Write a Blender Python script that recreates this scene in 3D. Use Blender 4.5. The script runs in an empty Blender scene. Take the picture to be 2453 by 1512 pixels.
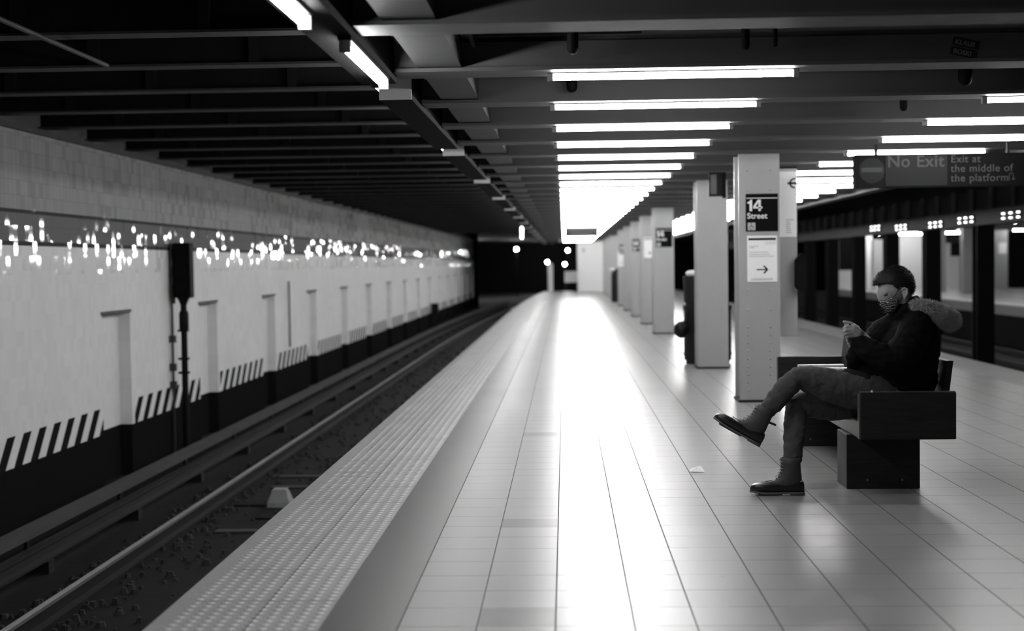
import bpy, bmesh, math, random
from mathutils import Vector, Matrix, Euler
from mathutils.noise import noise as pnoise
random.seed(7)
R = math.radians
scene = bpy.context.scene
COL = scene.collection

# ------------------------------------------------------------------ camera
W, H, F = 2453, 1512, 3405.0
CAM = Vector((0, 0, 1.4))
cam_d = bpy.data.cameras.new('camera'); cam = bpy.data.objects.new('camera', cam_d); COL.objects.link(cam)
cam_d.sensor_width = 36; cam_d.lens = F / W * 36; cam_d.clip_end = 400; cam_d.clip_start = .05
cam.location = CAM
CROT = Matrix.Rotation(R(2.155), 3, 'Z') @ Matrix.Rotation(R(90 - 2.075), 3, 'X') @ Matrix.Rotation(-0.013, 3, 'Z')
cam.rotation_euler = CROT.to_euler()
cam_d.dof.use_dof = True; cam_d.dof.focus_distance = 8.8; cam_d.dof.aperture_fstop = 1.65; cam_d.dof.aperture_blades = 0
scene.camera = cam

# ------------------------------------------------------------------ world, exposure
wd = bpy.data.worlds.new('world'); scene.world = wd; wd.use_nodes = True
wd.node_tree.nodes['Background'].inputs[0].default_value = (1, 1, 1, 1)
wd.node_tree.nodes['Background'].inputs[1].default_value = 0.0012
vs = scene.view_settings
vs.view_transform = 'Standard'; vs.look = 'None'; vs.gamma = 1; vs.use_curve_mapping = False
vs.exposure = 2.85
LAMP = 13.0          # what a fluorescent tube gives off
scene.cycles.use_denoising = True
scene.cycles.max_bounces = 7; scene.cycles.diffuse_bounces = 4; scene.cycles.glossy_bounces = 3
scene.cycles.sample_clamp_indirect = 6

def at(px, py, Y):
    """the point at depth Y that the photograph shows at pixel (px, py)"""
    d = CROT @ Vector(((px - W / 2) / F, -(py - H / 2) / F, -1))
    return CAM + d * (Y / d.y)
def bend(Y):
    return max(0, Y - 40) ** 2 * .00058

# ------------------------------------------------------------------ node helper
class NT:
    def __init__(s, name):
        s.m = bpy.data.materials.new(name); s.m.use_nodes = True
        s.t = s.m.node_tree; s.b = s.t.nodes['Principled BSDF']; s._p = None
    def n(s, kind, **kw):
        nd = s.t.nodes.new(kind)
        for k, v in kw.items(): setattr(nd, k, v)
        return nd
    def set(s, sock, v):
        if isinstance(v, (int, float)):
            if sock.type == 'RGBA': sock.default_value = (v, v, v, 1)
            elif sock.type == 'VECTOR': sock.default_value = (v, v, v)
            else: sock.default_value = v
        elif isinstance(v, (tuple, list)): sock.default_value = v
        else: s.t.links.new(v, sock)
    def f(s, op, a, b=0.0, c=0.0):
        nd = s.n('ShaderNodeMath', operation=op)
        s.set(nd.inputs[0], a); s.set(nd.inputs[1], b); s.set(nd.inputs[2], c)
        return nd.outputs[0]
    def pos(s):
        if s._p is None:
            g = s.n('ShaderNodeTexCoord'); x = s.n('ShaderNodeSeparateXYZ')
            s.t.links.new(g.outputs['Object'], x.inputs[0]); s._p = (x.outputs[0], x.outputs[1], x.outputs[2], g.outputs['Object'])
        return s._p
    def noise(s, scale, detail=3, vec=None, out=0):
        nd = s.n('ShaderNodeTexNoise'); nd.inputs['Scale'].default_value = scale; nd.inputs['Detail'].default_value = detail
        s.t.links.new(vec if vec is not None else s.pos()[3], nd.inputs['Vector']); return nd.outputs[out]
    def vec(s, x, y, z=0.0):
        nd = s.n('ShaderNodeCombineXYZ'); s.set(nd.inputs[0], x); s.set(nd.inputs[1], y); s.set(nd.inputs[2], z); return nd.outputs[0]
    def mix(s, fac, a, b):
        # a + (b-a)*fac on grey values
        return s.f('MULTIPLY_ADD', s.f('SUBTRACT', b, a), fac, a)
    def rng(s, v, lo, hi):       # 1 inside lo..hi
        return s.f('MULTIPLY', s.f('GREATER_THAN', v, lo), s.f('LESS_THAN', v, hi))
    def bump(s, h, strength=.3, dist=.01):
        nd = s.n('ShaderNodeBump'); nd.inputs['Strength'].default_value = strength; nd.inputs['Distance'].default_value = dist
        s.t.links.new(h, nd.inputs['Height']); s.t.links.new(nd.outputs[0], s.b.inputs['Normal'])
    def col(s, v): s.set(s.b.inputs['Base Color'], v); return s
    def put(s, **kw):
        for k, v in kw.items(): s.set(s.b.inputs[k.replace('_', ' ')], v)
        return s

def grey(name, g, rough=.6, metal=0, var=.0, scale=6, bump=0, spec=.5, bscale=None):
    t = NT(name)
    if var:
        nz = t.noise(scale, 5)
        t.col(t.mix(nz, g * (1 - var), g * (1 + var)))
    else: t.col(g)
    t.put(Roughness=rough, Metallic=metal); t.b.inputs['Specular IOR Level'].default_value = spec
    if bump: t.bump(t.noise(bscale or scale * 4, 4), bump, .01)
    return t.m
def glow(name, strength, g=1.0):
    t = NT(name); t.col(.8); t.b.inputs['Emission Color'].default_value = (g, g, g, 1)
    t.b.inputs['Emission Strength'].default_value = strength; return t.m

M = {}
M['tube'] = glow('lit_tube', LAMP)
M['tube_far'] = glow('lit_tube_far', 9)
M['glint'] = glow('glint_glow', 2.0)
M['signal_light'] = glow('signal_light', 60)
M['lamp_metal'] = grey('lamp_metal', .14, .5)
M['beam'] = grey('beam_paint', .055, .55, var=.25, scale=3, bump=.15, spec=.3)
M['beam_track'] = grey('track_beam_grey', .034, .6, var=.5, scale=4, bump=.2, spec=.2)
M['web'] = grey('shaded_web', .008, .7, var=.5, scale=4, spec=.1)  # near-black: shade on the webs put into the colour
M['ceiling'] = grey('ceiling_plaster', .11, .8, var=.25, scale=1.5, bump=.1)
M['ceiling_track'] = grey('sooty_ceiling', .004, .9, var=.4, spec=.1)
M['girder'] = grey('girder_paint', .032, .55, var=.2, scale=4, bump=.1, spec=.3)
M['housing'] = grey('housing_paint', .004, .7, var=.3, spec=.05)
M['column'] = grey('column_paint', .34, .4, var=.06, scale=5, bump=.05, bscale=30)
M['column_dark'] = grey('column_dark', .006, .6, var=.3, spec=.15)
M['black'] = grey('black_matte', .004, .7, spec=.1)
M['sign_black'] = grey('sign_black', .002, .6, spec=.08)
M['white'] = grey('white_enamel', .8, .4)
M['paper'] = grey('paper_white', .82, .6, var=.02, scale=20)
M['ink'] = grey('ink_dark', .012, .7, spec=.2)
M['ink_pale'] = grey('ink_pale', .45, .6)
M['sign_grey'] = grey('sign_grey', .013, .6, spec=.1)
M['sign_text'] = grey('sign_text', .05, .6, spec=.1)
M['rail'] = grey('rail_steel', .4, .36, .7, var=.2, scale=10)
M['track_steel'] = grey('track_steel', .014, .55, .2, var=.5, spec=.3)
M['board'] = grey('cover_board', .05, .75, var=.35, scale=2, bump=.2, spec=.3)
M['bed'] = grey('trackbed_concrete', .009, .85, var=.6, scale=1.6, bump=.4, spec=.2)
M['tie'] = grey('tie_wood', .012, .8, var=.5, scale=3, bump=.3, spec=.1)
M['block'] = grey('pale_block', .3, .8, var=.2)
M['kerb'] = grey('edge_rubber', .25, .6, var=.15, scale=12, bump=.2)
M['slab_side'] = grey('slab_side', .008, .8, var=.4, spec=.2)
M['enclosure'] = grey('enclosure_white', .82, .4)
M['far_white'] = grey('far_white', .62, .5, var=.06, scale=1)
M['far_floor'] = grey('far_floor', .4, .45)
M['bin'] = grey('bin_dark', .012, .55, .1, var=.3, spec=.3)
M['bag_black'] = grey('bag_black', .006, .4, bump=.6, scale=6, spec=.3)
M['skin'] = grey('skin', .28, .5, var=.08, scale=30, bump=.1)
M['fur'] = grey('fur', .40, .9, var=.45, scale=25)
M['hair'] = grey('hair', .010, .6, var=.4, scale=40, spec=.3)
M['jacket'] = grey('jacket', .004, .85, var=.3, scale=8, bump=.35, spec=.1)
M['lap'] = grey('jacket_lining', .012, .85, var=.3, scale=8, bump=.3, spec=.2)
M['mask_strap'] = grey('mask_strap', .01, .6)
M['rubber'] = grey('boot_rubber', .014, .3, var=.3, scale=20)
M['leather'] = grey('boot_leather', .05, .6, var=.3, scale=30, bump=.3)
M['sole'] = grey('boot_sole', .10, .6, var=.2, scale=30)
M['lace'] = grey('lace', .22, .7)
M['phone'] = grey('phone_black', .01, .2)
def denim():
    t = NT('denim'); x, y, z, v = t.pos()
    n = t.noise(220, 2); n2 = t.noise(7, 4)
    t.col(t.f('MULTIPLY', t.mix(n, .028, .068), t.mix(n2, .7, 1.3))); t.put(Roughness=.9)
    t.bump(t.f('ADD', t.f('MULTIPLY', n, .15), n2), .5, .02); return t.m
M['denim'] = denim()
def wood():
    t = NT('bench_wood'); x, y, z, v = t.pos()
    vv = t.vec(t.f('MULTIPLY', x, 1.5), t.f('MULTIPLY', y, 1.0), t.f('MULTIPLY', z, 14))
    n = t.noise(4, 6, vv); n2 = t.noise(26, 4, vv)
    t.col(t.mix(t.f('ADD', t.f('MULTIPLY', n, .7), t.f('MULTIPLY', n2, .3)), .003, .034)); t.put(Roughness=.5); t.b.inputs['Specular IOR Level'].default_value = .2
    t.bump(n2, .25, .003); return t.m
M['wood'] = wood()
M['wood_edge'] = grey('bench_lit_edge', .10, .4, var=.2, scale=10)  # light on edges and front fascia painted into the colour; shared by bolts
def maskcloth():
    t = NT('mask_cloth'); x, y, z, v = t.pos()
    w = t.n('ShaderNodeTexWave'); w.inputs['Scale'].default_value = 26; w.inputs['Distortion'].default_value = 9
    w.inputs['Detail'].default_value = 2; w.inputs['Detail Scale'].default_value = 1.6; w.bands_direction = 'Z'
    t.t.links.new(v, w.inputs[0])
    t.col(t.mix(t.f('GREATER_THAN', w.outputs[1], .80), .010, .28)); t.put(Roughness=.8); return t.m
M['mask'] = maskcloth()

# platform floor: foot-square tiles with the grout pattern of the photograph
def floor_mat():
    t = NT('platform_tile'); x, y, z, v = t.pos()
    def lines(c, off, step, wdt):
        m_ = t.f('FRACT', t.f('DIVIDE', t.f('SUBTRACT', c, off - 40 * step), step))
        return t.f('LESS_THAN', t.f('MULTIPLY', m_, step), wdt)
    left = t.f('MULTIPLY', lines(x, .25, .305, .006), t.f('LESS_THAN', x, .256))
    right = t.f('MULTIPLY', lines(x, .489, .319, .006), t.f('GREATER_THAN', x, .485))
    gx = t.f('MAXIMUM', left, right)
    gy = t.f('MULTIPLY', lines(y, 5.44, .3, .0045), t.f('GREATER_THAN', x, -.67))
    fade = t.f('GREATER_THAN', t.noise(2.2, 1), .44)
    g = t.f('MAXIMUM', gx, t.f('MULTIPLY', gy, t.mix(fade, .35, 1)))
    ix = t.f('FLOOR', t.f('DIVIDE', t.f('SUBTRACT', x, .25), .305)); iy = t.f('FLOOR', t.f('DIVIDE', t.f('SUBTRACT', y, 5.44), .3))
    wn = t.n('ShaderNodeTexWhiteNoise', noise_dimensions='2D'); t.t.links.new(t.vec(ix, iy), wn.inputs['Vector'])
    base = t.mix(wn.outputs[0], .265, .285)
    base = t.f('MULTIPLY', base, t.mix(t.noise(.8, 3), .92, 1.06))
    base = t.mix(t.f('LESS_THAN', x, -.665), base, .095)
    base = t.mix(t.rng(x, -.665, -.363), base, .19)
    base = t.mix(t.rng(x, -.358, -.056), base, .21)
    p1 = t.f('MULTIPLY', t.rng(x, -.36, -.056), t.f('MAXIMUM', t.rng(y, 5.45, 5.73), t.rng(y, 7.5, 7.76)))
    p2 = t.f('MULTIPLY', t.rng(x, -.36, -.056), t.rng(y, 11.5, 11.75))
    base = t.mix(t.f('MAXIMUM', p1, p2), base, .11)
    base = t.mix(g, base, .05)
    sp = t.n('ShaderNodeTexVoronoi'); sp.inputs['Scale'].default_value = 3.1; t.t.links.new(v, sp.inputs[0])
    base = t.mix(t.f('LESS_THAN', sp.outputs['Distance'], .035), base, .16)
    t.col(base)
    ro = t.mix(t.noise(.6, 2), .30, .38)
    t.put(Roughness=t.mix(g, ro, .8)); t.b.inputs['Specular IOR Level'].default_value = .46
    hgt = t.f('ADD', t.f('MULTIPLY', g, -1.0), t.f('MULTIPLY', t.noise(60, 2), .08))
    t.bump(hgt, .25, .004); return t.m
M['floor'] = floor_mat()
def tactile_mat():
    t = NT('tactile_domes'); x, y, z, v = t.pos(); s_ = .061
    fx = t.f('SUBTRACT', t.f('FRACT', t.f('DIVIDE', t.f('ADD', x, 10), s_)), .5)
    fy = t.f('SUBTRACT', t.f('FRACT', t.f('DIVIDE', y, s_)), .5)
    d = t.f('SQRT', t.f('ADD', t.f('MULTIPLY', fx, fx), t.f('MULTIPLY', fy, fy)))
    dome = t.f('SUBTRACT', 1.0, t.f('SMOOTH_MIN', t.f('MULTIPLY', d, 3.0), 1.0, .2))
    jy = t.f('LESS_THAN', t.f('FRACT', t.f('DIVIDE', t.f('ADD', y, .25), .61)), .012)
    jx = t.rng(x, -1.255, -1.249)
    j = t.f('MAXIMUM', jy, jx)
    nz = t.noise(2.5, 5)
    c = t.f('MULTIPLY', t.mix(t.f('GREATER_THAN', dome, .35), .30, .52), t.mix(nz, .8, 1.2))
    t.col(t.mix(j, c, .1)); t.put(Roughness=.45); t.bump(dome, .9, .01); return t.m
M['tactile'] = tactile_mat()
NICHE0, NPER, NW = 16.95, 4.57, 1.13
def wall_mat(niche=False):
    t = NT('wall_tile_niche' if niche else 'wall_tile'); x, y, z, v = t.pos()
    tw, th = .105, .155
    iz = t.f('FLOOR', t.f('DIVIDE', z, th)); iy = t.f('FLOOR', t.f('DIVIDE', y, tw))
    wn = t.n('ShaderNodeTexWhiteNoise', noise_dimensions='2D'); t.t.links.new(t.vec(iy, iz), wn.inputs['Vector'])
    gr = t.f('MAXIMUM', t.f('LESS_THAN', t.f('FRACT', t.f('DIVIDE', y, tw)), .05), t.f('LESS_THAN', t.f('FRACT', t.f('DIVIDE', z, th)), .035))
    low = t.f('MULTIPLY', t.mix(t.noise(.7, 5), .78, .88), t.mix(wn.outputs[0], .97, 1.03))
    up = t.f('MULTIPLY', t.mix(t.noise(.9, 5), .29, .37), t.mix(wn.outputs[0], .94, 1.06))
    c = t.mix(t.f('GREATER_THAN', z, 1.70), low, up)
    c = t.mix(t.rng(z, 1.70, 1.99), c, .19)
    c = t.mix(t.f('MAXIMUM', t.rng(z, 1.655, 1.70), t.rng(z, 1.99, 2.03)), c, .07)
    c = t.mix(t.f('MULTIPLY', gr, t.f('GREATER_THAN', z, 1.7)), c, t.f('MULTIPLY', c, .72))
    if not niche:
        ph = t.f('FRACT', t.f('DIVIDE', t.f('SUBTRACT', y, t.f('MULTIPLY_ADD', t.f('ADD', z, .6), .87, 14.25 - .11 - 44)), .44))
        st = t.f('MULTIPLY', t.f('LESS_THAN', ph, .5), t.rng(z, -.6, -.28))
        nf = t.f('MULTIPLY', t.f('FRACT', t.f('DIVIDE', t.f('SUBTRACT', y, NICHE0 - 10 * NPER), NPER)), NPER)
        st = t.f('MULTIPLY', st, t.f('GREATER_THAN', nf, NW + .12))
        c = t.mix(st, c, .02)
    c = t.mix(t.f('LESS_THAN', z, -.6), c, .014)
    t.col(c)
    sepc = t.n('ShaderNodeSeparateXYZ'); t.t.links.new(wn.outputs[1], sepc.inputs[0])
    shiny = t.f('MULTIPLY', t.f('GREATER_THAN', sepc.outputs[2], .72), t.f('MULTIPLY', t.f('GREATER_THAN', z, 1.35), t.f('GREATER_THAN', t.noise(.55, 3), .42)))
    t.put(Roughness=t.mix(t.f('LESS_THAN', z, -.6), t.mix(shiny, .3, .05), .8)); t.put(Specular_IOR_Level=t.f('MULTIPLY', shiny, .26))
    # each glazed tile sits at a slightly different angle
    g = t.n('ShaderNodeNewGeometry'); sub = t.n('ShaderNodeVectorMath', operation='SUBTRACT'); sub.inputs[1].default_value = (.5, .5, .5)
    t.t.links.new(wn.outputs[1], sub.inputs[0])
    sc_ = t.n('ShaderNodeVectorMath', operation='SCALE'); t.t.links.new(sub.outputs[0], sc_.inputs[0])
    t.set(sc_.inputs['Scale'], t.f('MULTIPLY', t.f('GREATER_THAN', z, -.6), t.mix(t.f('GREATER_THAN', z, 1.3), .03, .10)))
    ad = t.n('ShaderNodeVectorMath', operation='ADD'); t.t.links.new(g.outputs['Normal'], ad.inputs[0]); t.t.links.new(sc_.outputs[0], ad.inputs[1])
    nm = t.n('ShaderNodeVectorMath', operation='NORMALIZE'); t.t.links.new(ad.outputs[0], nm.inputs[0])
    t.t.links.new(nm.outputs[0], t.b.inputs['Normal']); return t.m
M['wall'] = wall_mat(); M['niche'] = wall_mat(True)

# ------------------------------------------------------------------ mesh helpers
class MB:
    def __init__(s): s.v = []; s.f = []; s.sm = []; s.mi = []
    def add(s, vs_, fs, smooth=False, mi=0):
        o = len(s.v); s.v += [tuple(p) for p in vs_]
        for f_ in fs: s.f.append(tuple(i + o for i in f_)); s.sm.append(smooth); s.mi.append(mi)
        return s
    def box(s, x0, x1, y0, y1, z0, z1, mi=0):
        p = [(x, y, z) for z in (z0, z1) for y in (y0, y1) for x in (x0, x1)]
        return s.add(p, [(0, 2, 3, 1), (4, 5, 7, 6), (0, 1, 5, 4), (2, 6, 7, 3), (0, 4, 6, 2), (1, 3, 7, 5)], mi=mi)
    def obox(s, c, ux, uy, uz, hx, hy, hz):
        c = Vector(c); p = []
        for k in (-1, 1):
            for j in (-1, 1):
                for i in (-1, 1): p.append(c + ux * hx * i + uy * hy * j + uz * hz * k)
        return s.add(p, [(0, 2, 3, 1), (4, 5, 7, 6), (0, 1, 5, 4), (2, 6, 7, 3), (0, 4, 6, 2), (1, 3, 7, 5)])
    def rings(s, rings, cap=True, smooth=True, closed=False):
        n = len(rings[0]); v = [p for r in rings for p in r]; f = []
        m = len(rings)
        for i in range(m if closed else m - 1):
            a = i * n; b = ((i + 1) % m) * n
            for j in range(n): k = (j + 1) % n; f.append((a + j, a + k, b + k, b + j))
        s.add(v, f, smooth)
        if cap and not closed:
            s.add(rings[0], [tuple(range(n))[::-1]]); s.add(rings[-1], [tuple(range(n))])
        return s
    def tube(s, pts, rad, seg=14, cap=True, flat=1.0, upv=None, ends=True):
        """tapered tube through pts; rad number or list; ends rounded"""
        pts = [Vector(p) for p in pts]
        if not isinstance(rad, (list, tuple)): rad = [rad] * len(pts)
        P, Q = [], []
        if ends:
            d = (pts[0] - pts[1]).normalized()
            for a in (.97, .8, .5): P.append(pts[0] + d * rad[0] * a); Q.append(rad[0] * math.sqrt(1 - a * a))
        P += pts; Q += list(rad)
        if ends:
            d = (pts[-1] - pts[-2]).normalized()
            for a in (.5, .8, .97): P.append(pts[-1] + d * rad[-1] * a); Q.append(rad[-1] * math.sqrt(1 - a * a))
        rs = []; u0 = None
        for i, p in enumerate(P):
            t = (P[min(i + 1, len(P) - 1)] - P[max(i - 1, 0)]).normalized()
            if u0 is None: u0 = Vector(upv) if upv else (Vector((0, 0, 1)) if abs(t.z) < .9 else Vector((0, 1, 0)))
            w_ = t.cross(u0).normalized(); u_ = w_.cross(t).normalized(); u0 = u_
            rs.append([p + (w_ * math.cos(a) + u_ * math.sin(a) * flat) * Q[i] for a in [2 * math.pi * k / seg for k in range(seg)]])
        return s.rings(rs, cap)
    def cyl(s, c, r, z0, z1, seg=24, r1=None):
        r1 = r if r1 is None else r1
        a = [[(c[0] + q * math.cos(t), c[1] + q * math.sin(t), z) for t in [2 * math.pi * k / seg for k in range(seg)]] for q, z in ((r, z0), (r1, z1))]
        return s.rings(a)
    def ell(s, c, rx, ry, rz, rot=None, seg=20, rg=12):
        rs = []; c = Vector(c); rot = rot or Matrix.Identity(3)
        for i in range(1, rg):
            ph = math.pi * i / rg
            rs.append([c + rot @ Vector((rx * math.sin(ph) * math.cos(t), ry * math.sin(ph) * math.sin(t), -rz * math.cos(ph))) for t in [2 * math.pi * k / seg for k in range(seg)]])
        return s.rings(rs)
    def prism(s, poly, y0, y1):
        """poly of (x,z) extruded along y"""
        a = [(x, y0, z) for x, z in poly]; b = [(x, y1, z) for x, z in poly]
        return s.rings([a, b], smooth=False)
    def build(s, name, mat, parent=None, bevel=0, remesh=0, smooth_it=0, local=None):
        me = bpy.data.meshes.new(name)
        if local is not None: s.v = [tuple(Vector(p) - local) for p in s.v]
        me.from_pydata(s.v, [], s.f); me.polygons.foreach_set('use_smooth', s.sm)
        mats = mat if isinstance(mat, (list, tuple)) else [mat]
        for m_ in mats: me.materials.append(m_)
        if len(mats) > 1: me.polygons.foreach_set('material_index', s.mi)
        bm = bmesh.new(); bm.from_mesh(me); bmesh.ops.recalc_face_normals(bm, faces=bm.faces); bm.to_mesh(me); bm.free()
        me.update()
        o = bpy.data.objects.new(name, me); COL.objects.link(o)
        if bevel:
            md = o.modifiers.new('b', 'BEVEL'); md.width = bevel; md.segments = 2; md.limit_method = 'ANGLE'; md.angle_limit = R(40)
        if remesh:
            md = o.modifiers.new('r', 'REMESH'); md.mode = 'VOXEL'; md.voxel_size = remesh; md.use_smooth_shade = True
            if smooth_it:
                md = o.modifiers.new('s', 'SMOOTH'); md.factor = .5; md.iterations = smooth_it
            dg = bpy.context.evaluated_depsgraph_get(); dg.update()
            nm = bpy.data.meshes.new_from_object(o.evaluated_get(dg)); o.modifiers.clear(); o.data = nm
            if not nm.materials: nm.materials.append(mats[0])
        if parent: o.parent = parent
        return o
def empty(name, loc=(0, 0, 0)):
    o = bpy.data.objects.new(name, None); COL.objects.link(o); o.location = loc; o.empty_display_size = .1; return o
def tag(o, label, cat, group=None):
    o['label'] = label; o['category'] = cat
    if group: o['group'] = group
    return o
def struct(o): o['kind'] = 'structure'; return o
def dup(o, loc, parent=None):
    c = o.copy(); COL.objects.link(c); c.parent = parent
    if parent is None and loc is not None: c.location = loc
    for ch in list(o.children): dup(ch, None, c)
    return c
def text(name, body, size, loc, mat, parent, bold=.0, axis='Y', space=1.0, line=1.0, roll=0, sx=1.0):
    """lettering facing -Y (towards the track of the camera), as a thin mesh"""
    cu = bpy.data.curves.new(name, 'FONT'); cu.body = body; cu.size = size; cu.offset = bold; cu.extrude = .0015
    cu.space_character = space; cu.space_line = line
    o = bpy.data.objects.new(name, cu); COL.objects.link(o)
    dg = bpy.context.evaluated_depsgraph_get(); dg.update()
    me = bpy.data.meshes.new_from_object(o.evaluated_get(dg)); bpy.data.objects.remove(o)
    me.materials.clear(); me.materials.append(mat)
    o = bpy.data.objects.new(name, me); COL.objects.link(o)
    o.rotation_euler = (R(90), roll, 0); o.location = loc; o.scale = (sx, 1, 1); o.parent = parent
    return o
ORD = ['nearest', 'second', 'third', 'fourth', 'fifth', 'sixth', 'seventh', 'eighth', 'ninth', 'tenth', 'eleventh', 'twelfth', 'thirteenth', 'fourteenth', 'fifteenth', 'sixteenth', 'seventeenth', 'eighteenth', 'nineteenth', 'twentieth'] + \
      ['twenty-' + w for w in ('first', 'second', 'third', 'fourth', 'fifth', 'sixth', 'seventh', 'eighth', 'ninth')] + ['thirtieth'] + ['thirty-' + w for w in ('zero',)][:0] + ['thirty-' + w for w in ('first', 'second', 'third', 'fourth', 'fifth', 'sixth', 'seventh', 'eighth', 'ninth')] + ['fortieth']

# ------------------------------------------------------------------ structure: platform and tracks
EDGE, REDGE, YEND = -1.65, 5.6, 72.0
ys = [-2, 10, 20, 30, 40] + [42 + 2 * i for i in range(16)]
def strip(xa, xb, z0, z1, y_list=ys):
    """slab between two lines x=xa+bend, x=xb (bend only when the value is left of 0)"""
    rs = []
    for y in y_list:
        a = xa + (bend(y) if xa < 0 else 0); b = xb + (bend(y) if xb < 0 else 0)
        rs.append([(a, y, z0), (b, y, z0), (b, y, z1), (a, y, z1)])
    return MB().rings(rs, smooth=False)
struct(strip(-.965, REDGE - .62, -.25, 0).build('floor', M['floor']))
struct(strip(-1.57, -.965, -.25, .004).build('tactile_strip_left', M['tactile']))
tr = struct(MB().box(REDGE - .62, REDGE - .05, -2, YEND, -.25, .004).build('tactile_strip_right', M['tactile']))
struct(strip(EDGE, -1.57, -.22, .0).build('edge_board_left', M['kerb']))
struct(MB().box(REDGE - .05, REDGE, -2, YEND, -.22, 0).build('edge_board_right', M['kerb']))
struct(strip(-1.3, -1.2, -1.4, -.25).build('wall_platform_left', M['slab_side']))
struct(MB().box(5.1, 5.25, -2, YEND, -1.4, -.25).build('wall_platform_right', M['slab_side']))
struct(MB().box(-9.5, -1.2, -2, 130, -1.45, -1.25).build('trackbed_left', M['bed']))
struct(MB().box(5.1, 13.4, -2, 130, -1.45, -1.25).build('trackbed_right', M['bed']))

# left wall with refuge niches
WX = -5.6
mb = MB()
mb.box(WX - .3, WX, -2, 87, .86, 2.84)
y = -2
k = -3
while True:
    n0 = NICHE0 + k * NPER
    if n0 > 86: mb.box(WX - .3, WX, y, 87, -1.3, .86); break
    mb.box(WX - .3, WX, y, n0, -1.3, .86); y = n0 + NW; k += 1
struct(mb.build('wall_left', M['wall']))
mb = MB(); mb.box(WX - .34, WX - .15, -2, 86.9, -1.3, .88)
struct(mb.build('wall_left_niche_back', M['niche']))
struct(MB().box(WX - .06, WX + .05, -2, 87, 2.84, 2.9).build('trim_1', M['beam_track']))
struct(MB().box(WX - .5, WX - .3, -2, 87, 2.8, 3.4).build('wall_left_upper', M['ceiling']))
# dark strip over each niche, painting in the shadow at its top
mb = MB()
for k in range(0, 15):
    n0 = NICHE0 + k * NPER
    if n0 < 86: mb.box(WX - .15, WX + .015, n0 - .02, n0 + NW + .02, .85, .885)
struct(mb.build('niche_shadow', M['beam_track']))

# ceilings
struct(MB().box(-.8, 4.75, -2, YEND, 2.64, 2.75).build('ceiling', M['ceiling']))
struct(MB().box(-6.3, -.8, -2, 88, 3.3, 3.4).build('ceiling_track_left', M['ceiling_track']))
struct(MB().box(4.75, 13.2, -2, 88, 3.3, 3.4).build('ceiling_track_right', M['ceiling_track']))
struct(MB().box(-.98, -.8, -2, 88, 2.66, 3.3).build('wall_above_girder_left', M['beam_track']))
struct(MB().box(4.7, 4.85, -2, 88, 2.64, 3.3).build('wall_above_girder_right', M['ceiling_track']))
gl = MB().box(-.79, -.55, -2, 80, 2.476, 2.66)
struct(gl.build('girder_left', M['girder']))
struct(MB().box(4.6, 4.82, -2, 80, 2.43, 2.66).build('girder_right', M['girder']))
BY0, BS = 7.9, 1.524
bm_c = MB().box(-.92, 4.62, -.11, .11, 2.47, 2.61).box(-.92, 4.62, -.14, .14, 2.452, 2.472).box(-.74, 4.62, -.06, .06, 2.60, 2.645)
beam0 = struct(bm_c.build('ceiling_beam', M['beam']))
# track beams: riveted I-beams
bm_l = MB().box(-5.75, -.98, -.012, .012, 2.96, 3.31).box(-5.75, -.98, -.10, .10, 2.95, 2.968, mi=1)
for k in range(4): bm_l.box(-4.9 + k * 1.25, -4.82 + k * 1.25, -.09, .09, 2.97, 3.3)
tb0 = struct(bm_l.build('track_beam', [M['web'], M['beam_track']]))  # lighter flange, blacker web: light from below painted in
bm_r = MB().box(4.85, 13.2, -.012, .012, 2.95, 3.31).box(4.85, 13.2, -.10, .10, 2.95, 2.968)
rb0 = struct(bm_r.build('track_beam_right', M['beam_track']))
beam_ys = [BY0 + BS * k for k in range(-4, 42)]
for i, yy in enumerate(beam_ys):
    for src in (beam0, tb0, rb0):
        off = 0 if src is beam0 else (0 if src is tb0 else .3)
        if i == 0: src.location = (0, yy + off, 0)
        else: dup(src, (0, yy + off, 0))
# plates bolted between the beams at the girder
mb = MB()
for yy in beam_ys: mb.box(-.80, -.55, yy - .34, yy + .34, 2.61, 2.64)
struct(mb.build('girder_plates', M['girder']))

struct(MB().box(-1.2, 5.1, 72, 130, -1.45, -1.25).build('trackbed_tunnel', M['bed']))
struct(MB().box(-10, 30, 130, 130.3, -1.4, 3.5).build('wall_tunnel_end', M['ceiling_track']))
struct(MB().box(-9.6, -9.4, 87, 130, -1.4, 3.5).build('wall_tunnel_left', M['ceiling_track']))
struct(MB().box(-9.6, -5.3, 87, 87.2, -1.4, 3.4).build('wall_tunnel_return', M['ceiling_track']))
struct(MB().box(-9.6, 14, 88, 130, 3.3, 3.4).build('ceiling_tunnel', M['ceiling_track']))

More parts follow.
